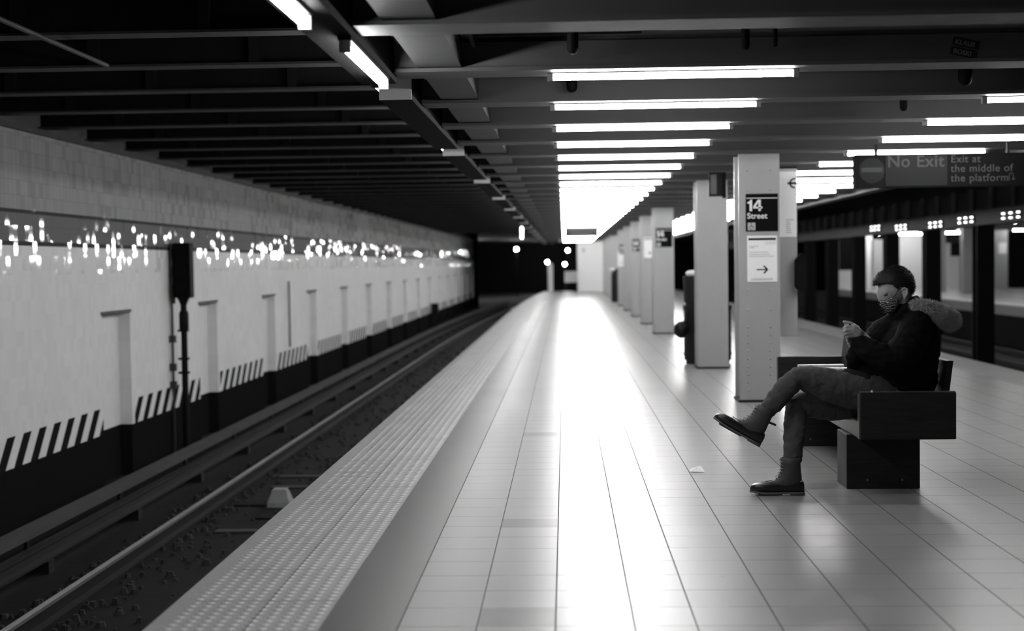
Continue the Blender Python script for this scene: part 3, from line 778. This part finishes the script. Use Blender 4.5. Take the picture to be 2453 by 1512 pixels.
MB().box(-.62, .62, -.05, .05, -.02, 0).build('fixture', M['lamp_metal'], FL)
MB().tube([(-.6, 0, -.05), (.6, 0, -.05)], .03, 8, ends=False).build('tube', M['tube_far'], FL)
first = True
for k in range(11):
    yy = 34 + k * 3.4
    o = FL if first else dup(FL, None)
    first = False; o.location = (14.3, yy, 2.62)  # unseen row, placed behind the girder to brighten the far platform
    tag(o, '%s lamp of the far platform row tucked behind the dark girder' % ORD[k], 'lamp', 'lamps over the far platform')
for X0, yy, lab in ((16.4, 68, 'thin lit lamp above the pale partition behind the seated head'), (17.6, 66, 'thin lit lamp above the bright panel on the far platform'), (19.9, 62, 'thin lit lamp at the far right edge of the far platform'), (15.6, 66, 'thin lamp over the bright column left of the head')):
    o = dup(FL, None); o.location = (X0, yy, 2.62); tag(o, lab, 'lamp', 'lamps over the far platform')

# ------------------------------------------------------------------ bench
BX0, BX1, BA, BB = 1.728, 2.29, 8.42, 11.7
t = empty('bench', (2.0, 10, 0)); lc = Vector(t.location)
def bb(x0, x1, y0, y1, z0, z1, name, mat='wood', bev=.006): return MB().box(x0, x1, y0, y1, z0, z1).build(name, M[mat], t, bevel=bev, local=lc)
for yy, nm in ((BA, 'end_panel'), (BB - .05, 'end_panel')):
    e = bb(BX0, BX1, yy, yy + .05, .335, .615, nm)
    MB().box(BX0 - .006, BX0 + .002, yy + .004, yy + .046, .34, .61).build('lit_edge', M['wood_edge'], e, local=lc)  # paler strip painting in the lit edge of the panel
    MB().box(BX0 + .004, BX1 - .004, yy + .008, yy + .042, .613, .619).build('lit_edge', M['wood_edge'], e, local=lc) if yy == BA else None
mb = MB()
for k in range(5): mb.box(BX0 + .02 + k * .098, BX0 + .11 + k * .098, BA + .05, BB - .05, .41, .45)
mb.build('seat', M['wood'], t, bevel=.004, local=lc)
bb(BX0 + .004, BX0 + .03, BA + .05, BB - .05, .335, .44, 'fascia', 'wood_edge')  # paler than the rear fascia: its lit side is painted in
bb(BX1 - .04, BX1 - .01, BA + .05, BB - .05, .335, .44, 'fascia')
mb = MB(); mb.prism([(2.225, .45), (2.262, .45), (2.305, .79), (2.268, .79)], BA + .12, BB - .03); mb.build('backrest', M['wood'], t, bevel=.006, local=lc)
for yy in (8.70, 10.72):
    e = bb(1.703, 2.147, yy, yy + .30, 0, .335, 'pedestal')
    for xx in (1.83, 2.04): MB().ell((xx, yy - .003, .055), .008, .005, .008, seg=8, rg=5).build('bolt', M['wood_edge'], e, local=lc)
for yy in (10.42, 10.76):
    e = bb(1.75, 2.09, yy, yy + .05, .45, .60, 'divider')
    MB().box(1.75, 2.09, yy - .004, yy + .05, .596, .612).build('top_strip', M['white'], e, local=lc)
p = at(2089, 938, BA - .002)
MB().ell(p, .008, .004, .008, seg=8, rg=5).build('stud', M['white'], t, local=lc)
tag(t, 'dark wooden platform bench with a low back the person sits on', 'bench')

# ------------------------------------------------------------------ litter
p = at(1668, 1125, 9.5)
mb = MB(); mb.add([(p.x - .05, 9.45, .004), (p.x + .05, 9.42, .004), (p.x + .04, 9.6, .02), (p.x - .03, 9.58, .006), (p.x + .0, 9.5, .03)], [(0, 1, 4), (1, 2, 4), (2, 3, 4), (3, 0, 4)])
tag(mb.build('paper_scrap', M['paper']), 'small white paper scrap on the floor left of the boots', 'litter')

# ------------------------------------------------------------------ person
per = empty('person', (1.75, 8.65, 0)); pl = Vector(per.location)
def Q(px, py, Y=8.65): return at(px, py, Y)
tag(per, 'person in dark parka with fur hood, jeans, boots and mask, sitting cross-legged with a phone', 'person')
# body (one continuous surface, mostly under the clothes)
mb = MB()
hy = 8.66
mb.ell(Q(2147, 684, hy), .100, .078, .102)                       # skull
mb.ell(Q(2127, 700, hy), .068, .062, .085)                       # face
mb.ell(Q(2131, 725, hy), .050, .052, .055)                       # jaw
mb.tube([Q(2114, 705, hy), Q(2110, 716, hy)], [.010, .015], 10)  # nose
mb.ell(Q(2112, 701, hy), .014, .050, .010)                       # brow
mb.ell(Q(2114, 729, hy), .012, .024, .012)                       # mouth
for s_ in (-1, 1):
    mb.ell(Q(2124, 707, hy) + Vector((0, s_ * .045, 0)), .018, .014, .013)      # cheek / eye socket rim
    # ear: rim and lobe
    c = Q(2158, 703, hy) + Vector((0, s_ * .076, 0))
    mb.tube([c + Vector((-.012, 0, .022)), c + Vector((.0, s_ * .010, .036)), c + Vector((.018, s_ * .014, .026)), c + Vector((.018, s_ * .012, 0)), c + Vector((.002, s_ * .004, -.030))], [.006, .007, .008, .007, .008], 8)
    mb.ell(c + Vector((.004, s_ * .002, 0)), .014, .008, .026)
mb.tube([Q(2158, 705, 8.67), Q(2172, 740, 8.69), Q(2185, 790, 8.7)], [.058, .062, .075], 16)
mb.tube([Q(2185, 790, 8.7), Q(2175, 850, 8.7), Q(2160, 925, 8.7)], [.12, .13, .14], 16)          # trunk
mb.tube([Q(2190, 780, 8.55), Q(2135, 870, 8.46), Q(2066, 806, 8.52)], [.055, .045, .03], 12)      # near arm
mb.tube([Q(2175, 780, 8.85), Q(2115, 862, 8.92), Q(2052, 815, 8.72)], [.055, .045, .03], 12)
mb.tube([Q(2160, 935, 8.6), Q(1985, 930, 8.6), Q(1908, 905, 8.58), Q(1862, 952, 8.56), Q(1828, 994, 8.54)], [.09, .08, .05, .045, .035], 12)
mb.tube([Q(2160, 945, 8.8), Q(1980, 972, 8.72), Q(1910, 970, 8.66), Q(1902, 1035, 8.60), Q(1898, 1105, 8.54)], [.09, .08, .05, .045, .035], 12)
# near hand: palm seen from the back, thumb on top, four curled fingers
hY = 8.50
mb.tube([Q(2066, 806, 8.52), Q(2056, 800, hY), Q(2042, 791, hY), Q(2036, 790, hY)], [.030, .034, .036, .032], 14, flat=.75, upv=(0, 1, 0))
def finger(pts, rs): mb.tube([Q(*q) for q in pts], rs, 10)
finger([(2038, 784, hY - .010), (2027, 783, hY - .014), (2021.5, 786, hY + .006), (2025, 788, hY + .028)], [.0105, .0098, .0092, .0085])
finger([(2037, 791, hY - .016), (2026, 791.5, hY - .018), (2021.5, 794, hY + .004), (2026, 796, hY + .026)], [.0105, .0100, .0094, .0085])
finger([(2038, 798, hY - .014), (2028, 799, hY - .014), (2023.5, 801, hY + .006), (2028, 803, hY + .024)], [.0100, .0095, .0090, .0080])
finger([(2041, 805, hY - .008), (2032, 806, hY - .006), (2028, 808, hY + .010), (2032, 809, hY + .024)], [.0090, .0084, .0080, .0075])
finger([(2054, 786, hY + .012), (2043, 778, hY + .014), (2031, 773, hY + .012), (2022, 771, hY + .012)], [.0155, .0125, .0105, .0085])
# far hand
mb.tube([Q(2054, 818, 8.70), Q(2044, 812, 8.66), Q(2036, 808, 8.63)], [.028, .034, .030], 12, flat=.75, upv=(0, 1, 0))
for i, (a, b) in enumerate(((2030, 806), (2031, 813), (2034, 820), (2037, 826))):
    finger([(a + 6, b - 1, 8.63), (a - 2, b + 1, 8.60), (a - 1, b + 4, 8.57)], [.0095, .0090, .0082])
finger([(2046, 802, 8.65), (2036, 792, 8.62), (2030, 784, 8.60)], [.013, .011, .009])
body = mb.build('body', M['skin'], per, remesh=.0042, smooth_it=2, local=pl)
# eye details
for s_ in (-1, 1):
    c = Q(2119, 705, hy) + Vector((0, s_ * .050, 0))
    MB().ell(c, .018, .011, .011, Matrix.Rotation(R(-25), 3, 'Y'), seg=10, rg=6).build('eye', grey('eye_shade', .06, .5), body, local=pl)
    MB().tube([c + Vector((-.014, -s_ * .006, .004)), c + Vector((.0, s_ * .005, .012)), c + Vector((.016, s_ * .007, .009))], .0045, 6).build('eyebrow', M['hair'], body, local=pl)

# hair: cap that follows the skull, cut at the hairline, plus short strands
hl = [(2080, 680), (2096, 686), (2102, 683), (2112, 681), (2127, 682), (2139, 691), (2144, 697), (2151, 688), (2160, 687), (2168, 694), (2178, 704), (2192, 709), (2230, 710)]
def hair_keep(pnt):
    d = CROT.transposed() @ (Vector((pnt.x, hy, pnt.z)) - CAM); px = W / 2 + F * d.x / -d.z; py = H / 2 - F * d.y / -d.z
    for (a, b), (c_, d_) in zip(hl, hl[1:]):
        if a <= px <= c_: return py < b + (d_ - b) * (px - a) / (c_ - a)
    return False
sk = Q(2146, 684, hy); rx, ry, rz = .1085, .086, .1125
bmh = bmesh.new(); bmesh.ops.create_uvsphere(bmh, u_segments=72, v_segments=48, radius=1)
for v_ in bmh.verts:
    n_ = v_.co.copy(); k_ = 1 + .035 * pnoise(n_ * 4)
    v_.co = Vector((n_.x * rx * k_, n_.y * ry * k_, n_.z * rz * k_)) + sk
    if n_.x < -.5 and n_.z > -.1: v_.co += Vector((-.022, 0, -.004)) * min(1, (-n_.x - .5) * 2.4)      # quiff to the front
bmesh.ops.delete(bmh, geom=[v_ for v_ in bmh.verts if not hair_keep(v_.co)], context='VERTS')
me = bpy.data.meshes.new('hair'); 
cap_pts = [(v_.co.copy(), (v_.co - sk).normalized()) for v_ in bmh.verts]
for v_ in bmh.verts: v_.co -= pl
bmh.to_mesh(me); bmh.free(); me.materials.append(M['hair']); me.polygons.foreach_set('use_smooth', [True] * len(me.polygons))
hair = bpy.data.objects.new('hair', me); COL.objects.link(hair); hair.parent = per
md = hair.modifiers.new('s', 'SOLIDIFY'); md.thickness = .012; md.offset = -1
def strands(pts, ln, wd_, n_per, droop=.2, jit=.35):
    mb = MB()
    for p_, n_ in pts:
        for _ in range(n_per):
            q = p_ + Vector([random.uniform(-.006, .006) for _ in range(3)])
            d = (n_ + Vector([random.gauss(0, jit) for _ in range(3)]) + Vector((0, 0, -droop))).normalized()
            s_ = d.cross(Vector([random.uniform(-1, 1) for _ in range(3)])).normalized() * wd_
            l_ = ln * random.uniform(.6, 1.2)
            m_ = q + d * l_ * .55; e_ = q + d * l_ + Vector((0, 0, -l_ * .15))
            mb.add([q - s_, q + s_, m_ + s_ * .7, m_ - s_ * .7, e_], [(0, 1, 2, 3), (3, 2, 4)])
    return mb
random.seed(2)
strands([(a, (b + Vector((-.3, 0, .2))).normalized()) for a, b in cap_pts], .012, .0007, 5, 0).build('hair_strands', M['hair'], hair, local=pl)
# mask
bmh = bmesh.new(); bmesh.ops.create_uvsphere(bmh, u_segments=48, v_segments=36, radius=1)
mc = Q(2133, 727, hy)
mpoly = [(2104, 716), (2111, 713), (2141, 711), (2150, 722), (2149, 732), (2140, 744), (2130, 751), (2122, 750), (2108, 733)]
def inpoly(x_, y_, P_):
    r_ = False
    for (a, b), (c_, d_) in zip(P_, P_[1:] + P_[:1]):
        if (b > y_) != (d_ > y_) and x_ < (c_ - a) * (y_ - b) / (d_ - b) + a: r_ = not r_
    return r_
for v_ in bmh.verts:
    n_ = v_.co; v_.co = Vector((n_.x * (.060 + (.010 if n_.z > 0 else 0)), n_.y * .064, n_.z * .066 - .004)) + mc
def proj(pn):
    d = CROT.transposed() @ (Vector((pn.x, hy, pn.z)) - CAM); return W / 2 + F * d.x / -d.z, H / 2 - F * d.y / -d.z
bmesh.ops.delete(bmh, geom=[v_ for v_ in bmh.verts if not inpoly(*proj(v_.co), mpoly)], context='VERTS')
for v_ in bmh.verts: v_.co -= pl
me = bpy.data.meshes.new('mask'); bmh.to_mesh(me); bmh.free(); me.materials.append(M['mask']); me.polygons.foreach_set('use_smooth', [True] * len(me.polygons))
mask = bpy.data.objects.new('face_mask', me); COL.objects.link(mask); mask.parent = per
md = mask.modifiers.new('s', 'SOLIDIFY'); md.thickness = .003; md.offset = 1
for s_ in (-1, 1):
    y_ = hy + s_ * .074
    MB().tube([Q(2139, 713, hy + s_ * .062), Q(2146, 706, y_), Q(2151, 696, y_ + s_ * .012), Q(2157, 691, y_ + s_ * .016)], .0022, 6).build('strap', M['mask_strap'], mask, local=pl)
    MB().tube([Q(2161, 712, y_ + s_ * .010), Q(2158, 722, y_), Q(2150, 731, hy + s_ * .058)], .0022, 6).build('strap', M['mask_strap'], mask, local=pl)

# jacket
mb = MB()
def ring_loft(secs, seg=28):
    """secs: (px, py, Y, rx, ry)"""
    rs = []
    for i, (px, py, Y, a, b) in enumerate(secs):
        c = Q(px, py, Y); rs.append([c + Vector((a * math.cos(q), b * math.sin(q), 0)) for q in [2 * math.pi * k / seg for k in range(seg)]])
    mb.rings(rs)
ring_loft([(2160, 938, 8.70, .185, .19), (2158, 915, 8.70, .215, .21), (2160, 885, 8.70, .215, .21), (2168, 850, 8.70, .20, .205), (2178, 815, 8.70, .18, .215), (2186, 785, 8.70, .15, .225), (2186, 762, 8.70, .12, .19), (2178, 742, 8.69, .09, .10), (2172, 728, 8.68, .07, .075)])
mb.tube([Q(2195, 785, 8.52), Q(2180, 822, 8.47), Q(2145, 862, 8.45), Q(2120, 864, 8.45), Q(2085, 842, 8.47), Q(2060, 822, 8.51)], [.098, .098, .093, .090, .076, .056], 18)
mb.tube([Q(2175, 790, 8.88), Q(2120, 850, 8.94), Q(2085, 848, 8.88), Q(2054, 828, 8.74)], [.09, .085, .075, .052], 16)
mb.tube([Q(2150, 770, 8.72), Q(2120, 800, 8.75), Q(2095, 830, 8.74)], [.07, .10, .09], 16)           # bulging front
mb.tube([Q(2135, 900, 8.7), Q(2080, 895, 8.7), Q(2052, 875, 8.66)], [.12, .09, .05], 16)            # skirt over the lap
mb.tube([Q(2060, 832, 8.58), Q(2046, 855, 8.60), Q(2046, 878, 8.63), Q(2090, 900, 8.64)], [.045, .052, .056, .09], 16)
mb.tube([Q(2185, 745, 8.60), Q(2215, 765, 8.62), Q(2240, 775, 8.70), Q(2215, 765, 8.78), Q(2185, 745, 8.78)], [.045, .065, .075, .065, .045], 14)   # folded hood
mb.tube([Q(2150, 757, 8.62), Q(2170, 740, 8.59), Q(2188, 722, 8.61), Q(2196, 717, 8.68), Q(2190, 722, 8.76), Q(2150, 757, 8.72)], [.022, .026, .024, .024, .024, .022], 10)  # collar
for i in range(len(mb.v)):
    p_ = Vector(mb.v[i]); mb.v[i] = tuple(p_ + Vector((pnoise(p_ * 9), 0, pnoise(p_ * 9 + Vector((5, 5, 5))))) * .012)
jk = mb.build('jacket', M['jacket'], per, remesh=.008, smooth_it=3, local=pl)
for v_ in jk.data.vertices:
    p_ = v_.co; v_.co = p_ + v_.normal * (.007 * pnoise(Vector((p_.x * 16, p_.y * 10, p_.z * 34))) + .003 * pnoise(p_ * 60))
mb = MB()
mb.tube([Q(2095, 925, 8.62), Q(2062, 912, 8.60), Q(2030, 898, 8.59)], [.085, .070, .040], 16)
mb.build('jacket_hem', M['lap'], per, remesh=.008, smooth_it=3, local=pl)
# fur trim
fp = [Q(2192, 730, 8.56), Q(2216, 737, 8.53), Q(2246, 750, 8.55), Q(2268, 763, 8.62), Q(2276, 768, 8.70), Q(2266, 762, 8.80), Q(2240, 750, 8.86), Q(2205, 738, 8.84)]
fr = [.022, .038, .050, .052, .052, .05, .045, .03]
fb = MB().tube(fp, fr, 22); fur = fb.build('fur_trim', M['fur'], per, remesh=.008, local=pl)
pts = [(v_.co + pl, v_.normal.copy()) for v_ in fur.data.vertices]
random.seed(4)
strands(pts, .024, .0012, 6, .15, .6).build('fur_strands', M['fur'], fur, local=pl)

# trousers
mb = MB()
mb.tube([Q(2150, 940, 8.64), Q(2060, 938, 8.62), Q(1985, 924, 8.60), Q(1935, 908, 8.59), Q(1908, 905, 8.58), Q(1888, 925, 8.575), Q(1862, 955, 8.56), Q(1838, 984, 8.545), Q(1826, 998, 8.54)],
        [.13, .122, .105, .083, .068, .066, .063, .053, .048], 20)
mb.tube([Q(2150, 950, 8.80), Q(2060, 965, 8.78), Q(1980, 973, 8.72), Q(1925, 968, 8.66), Q(1907, 972, 8.65), Q(1905, 1000, 8.63), Q(1904, 1030, 8.60), Q(1901, 1070, 8.56), Q(1898, 1100, 8.53)],
        [.12, .10, .090, .078, .070, .068, .067, .060, .056], 20)
tro = mb.build('trousers', M['denim'], per, remesh=.007, smooth_it=3, local=pl)
for v_ in tro.data.vertices:
    p_ = v_.co; v_.co = p_ + v_.normal * (.006 * pnoise(Vector((p_.x * 22, p_.y * 10, p_.z * 22))) + .004 * pnoise(Vector((p_.x * 50, p_.y * 12, p_.z * 50))))

# boots
def boot(heel, ang, yaw=0):
    """heel: world point under the heel; foot points to -X, pitched up by ang"""
    rot = Matrix.Rotation(yaw, 3, 'Z') @ Matrix.Rotation(ang, 3, 'Y') @ Matrix.Rotation(math.pi, 3, 'Z')
    def T(b): b.v = [tuple(rot @ Vector(p_) + heel) for p_ in b.v]; return b
    e = empty('boot', heel - pl); e.parent = per; hl_ = heel
    n = 20
    def sl(x, hw, z0, z1):
        cz, hz = (z0 + z1) / 2, (z1 - z0) / 2; r_ = []
        for k in range(n):
            a = 2 * math.pi * k / n; c_, s_ = math.cos(a), math.sin(a)
            r_.append((x, hw * math.copysign(abs(c_) ** .7, c_), cz + hz * math.copysign(abs(s_) ** .7, s_)))
        return r_
    so = MB(); out = [(0, .022), (.012, .034), (.06, .038), (.12, .036), (.18, .045), (.24, .050), (.29, .042), (.315, .025), (.323, .008)]
    for z0, z1 in ((.006, .022),):
        so.rings([sl(x, w_, z0 + (.0 if x < .24 else (x - .24) * .12), z1 + (.0 if x < .24 else (x - .24) * .12)) for x, w_ in out])
    so.rings([sl(x, w_, 0, .012) for x, w_ in ((.0, .02), (.01, .034), (.07, .036), (.082, .03))])
    so.rings([sl(x, w_, .001, .010) for x, w_ in ((.13, .03), (.18, .042), (.24, .046), (.275, .036))])
    T(so).build('sole', M['sole'], e, local=hl_)
    ru = MB().rings([sl(x, w_, .018, z) for x, w_, z in ((.002, .02, .07), (.01, .033, .088), (.06, .039, .086), (.12, .039, .074), (.18, .046, .078), (.23, .049, .079), (.27, .046, .074), (.30, .036, .064), (.316, .022, .052), (.321, .010, .042))])
    ru = T(ru).build('rubber_shell', M['rubber'], e, local=hl_)
    up = MB(); seg = 24
    up.rings([[(cx + a * math.cos(q), b * math.sin(q), z + sl_ * math.cos(q) * a) for q in [2 * math.pi * k / seg for k in range(seg)]] for cx, a, b, z, sl_ in
              ((.115, .10, .036, .055, 0), (.112, .098, .040, .078, 0), (.100, .085, .040, .098, -.15), (.088, .070, .041, .118, -.2), (.080, .060, .043, .15, -.1), (.080, .058, .047, .19, 0), (.082, .060, .050, .222, 0), (.082, .052, .042, .224, 0), (.082, .05, .040, .205, 0))])
    T(up).build('leather_upper', M['leather'], e, local=hl_)
    la = MB()
    for k in range(6):
        z = .105 + k * .020; x = [.166, .153, .143, .140, .141, .143][k]
        la.tube([(x - .012, -.030, z + .004), (x + .002, -.010, z + .006), (x + .002, .010, z - .001), (x - .012, .030, z - .005)], .0022, 6)
    la.tube([(.13, -.036, .13), (.136, -.043, .11), (.13, -.045, .085)], .0022, 6); la.tube([(.128, -.036, .135), (.115, -.048, .12), (.118, -.046, .09), (.128, -.04, .12)], .002, 6)
    T(la).build('laces', M['lace'], e, local=hl_)
    wl = MB().tube([(.225, .0, .083), (.215, -.028, .078), (.19, -.039, .080), (.12, -.042, .082), (.04, -.038, .092)], .003, 6)
    T(wl).build('welt', M['sole'], e, local=hl_)
    return e
bh = at(1929, 1186, 8.47); boot(Vector((bh.x, 8.50, 0)), 0, R(-3))
bh = at(1819, 1072, 8.52); boot(Vector((bh.x, 8.53, bh.z)), R(30), R(-2))
MB().tube([Q(1842, 1012, 8.55), Q(1857, 1018, 8.55)], .007, 8).build('pull_loop', M['leather'], per, local=pl)
# phone held in both hands
pc = Q(2027, 788, 8.56)
ph = MB().obox((0, 0, 0), Vector((.25, 0, .97)).normalized(), Vector((0, 1, 0)), Vector((.97, 0, -.25)).normalized(), .037, .072, .004)
phone = ph.build('phone', M['phone'], None, bevel=.003); phone.location = pc
tag(phone, 'dark mobile phone held in the hands of the seated person', 'phone')
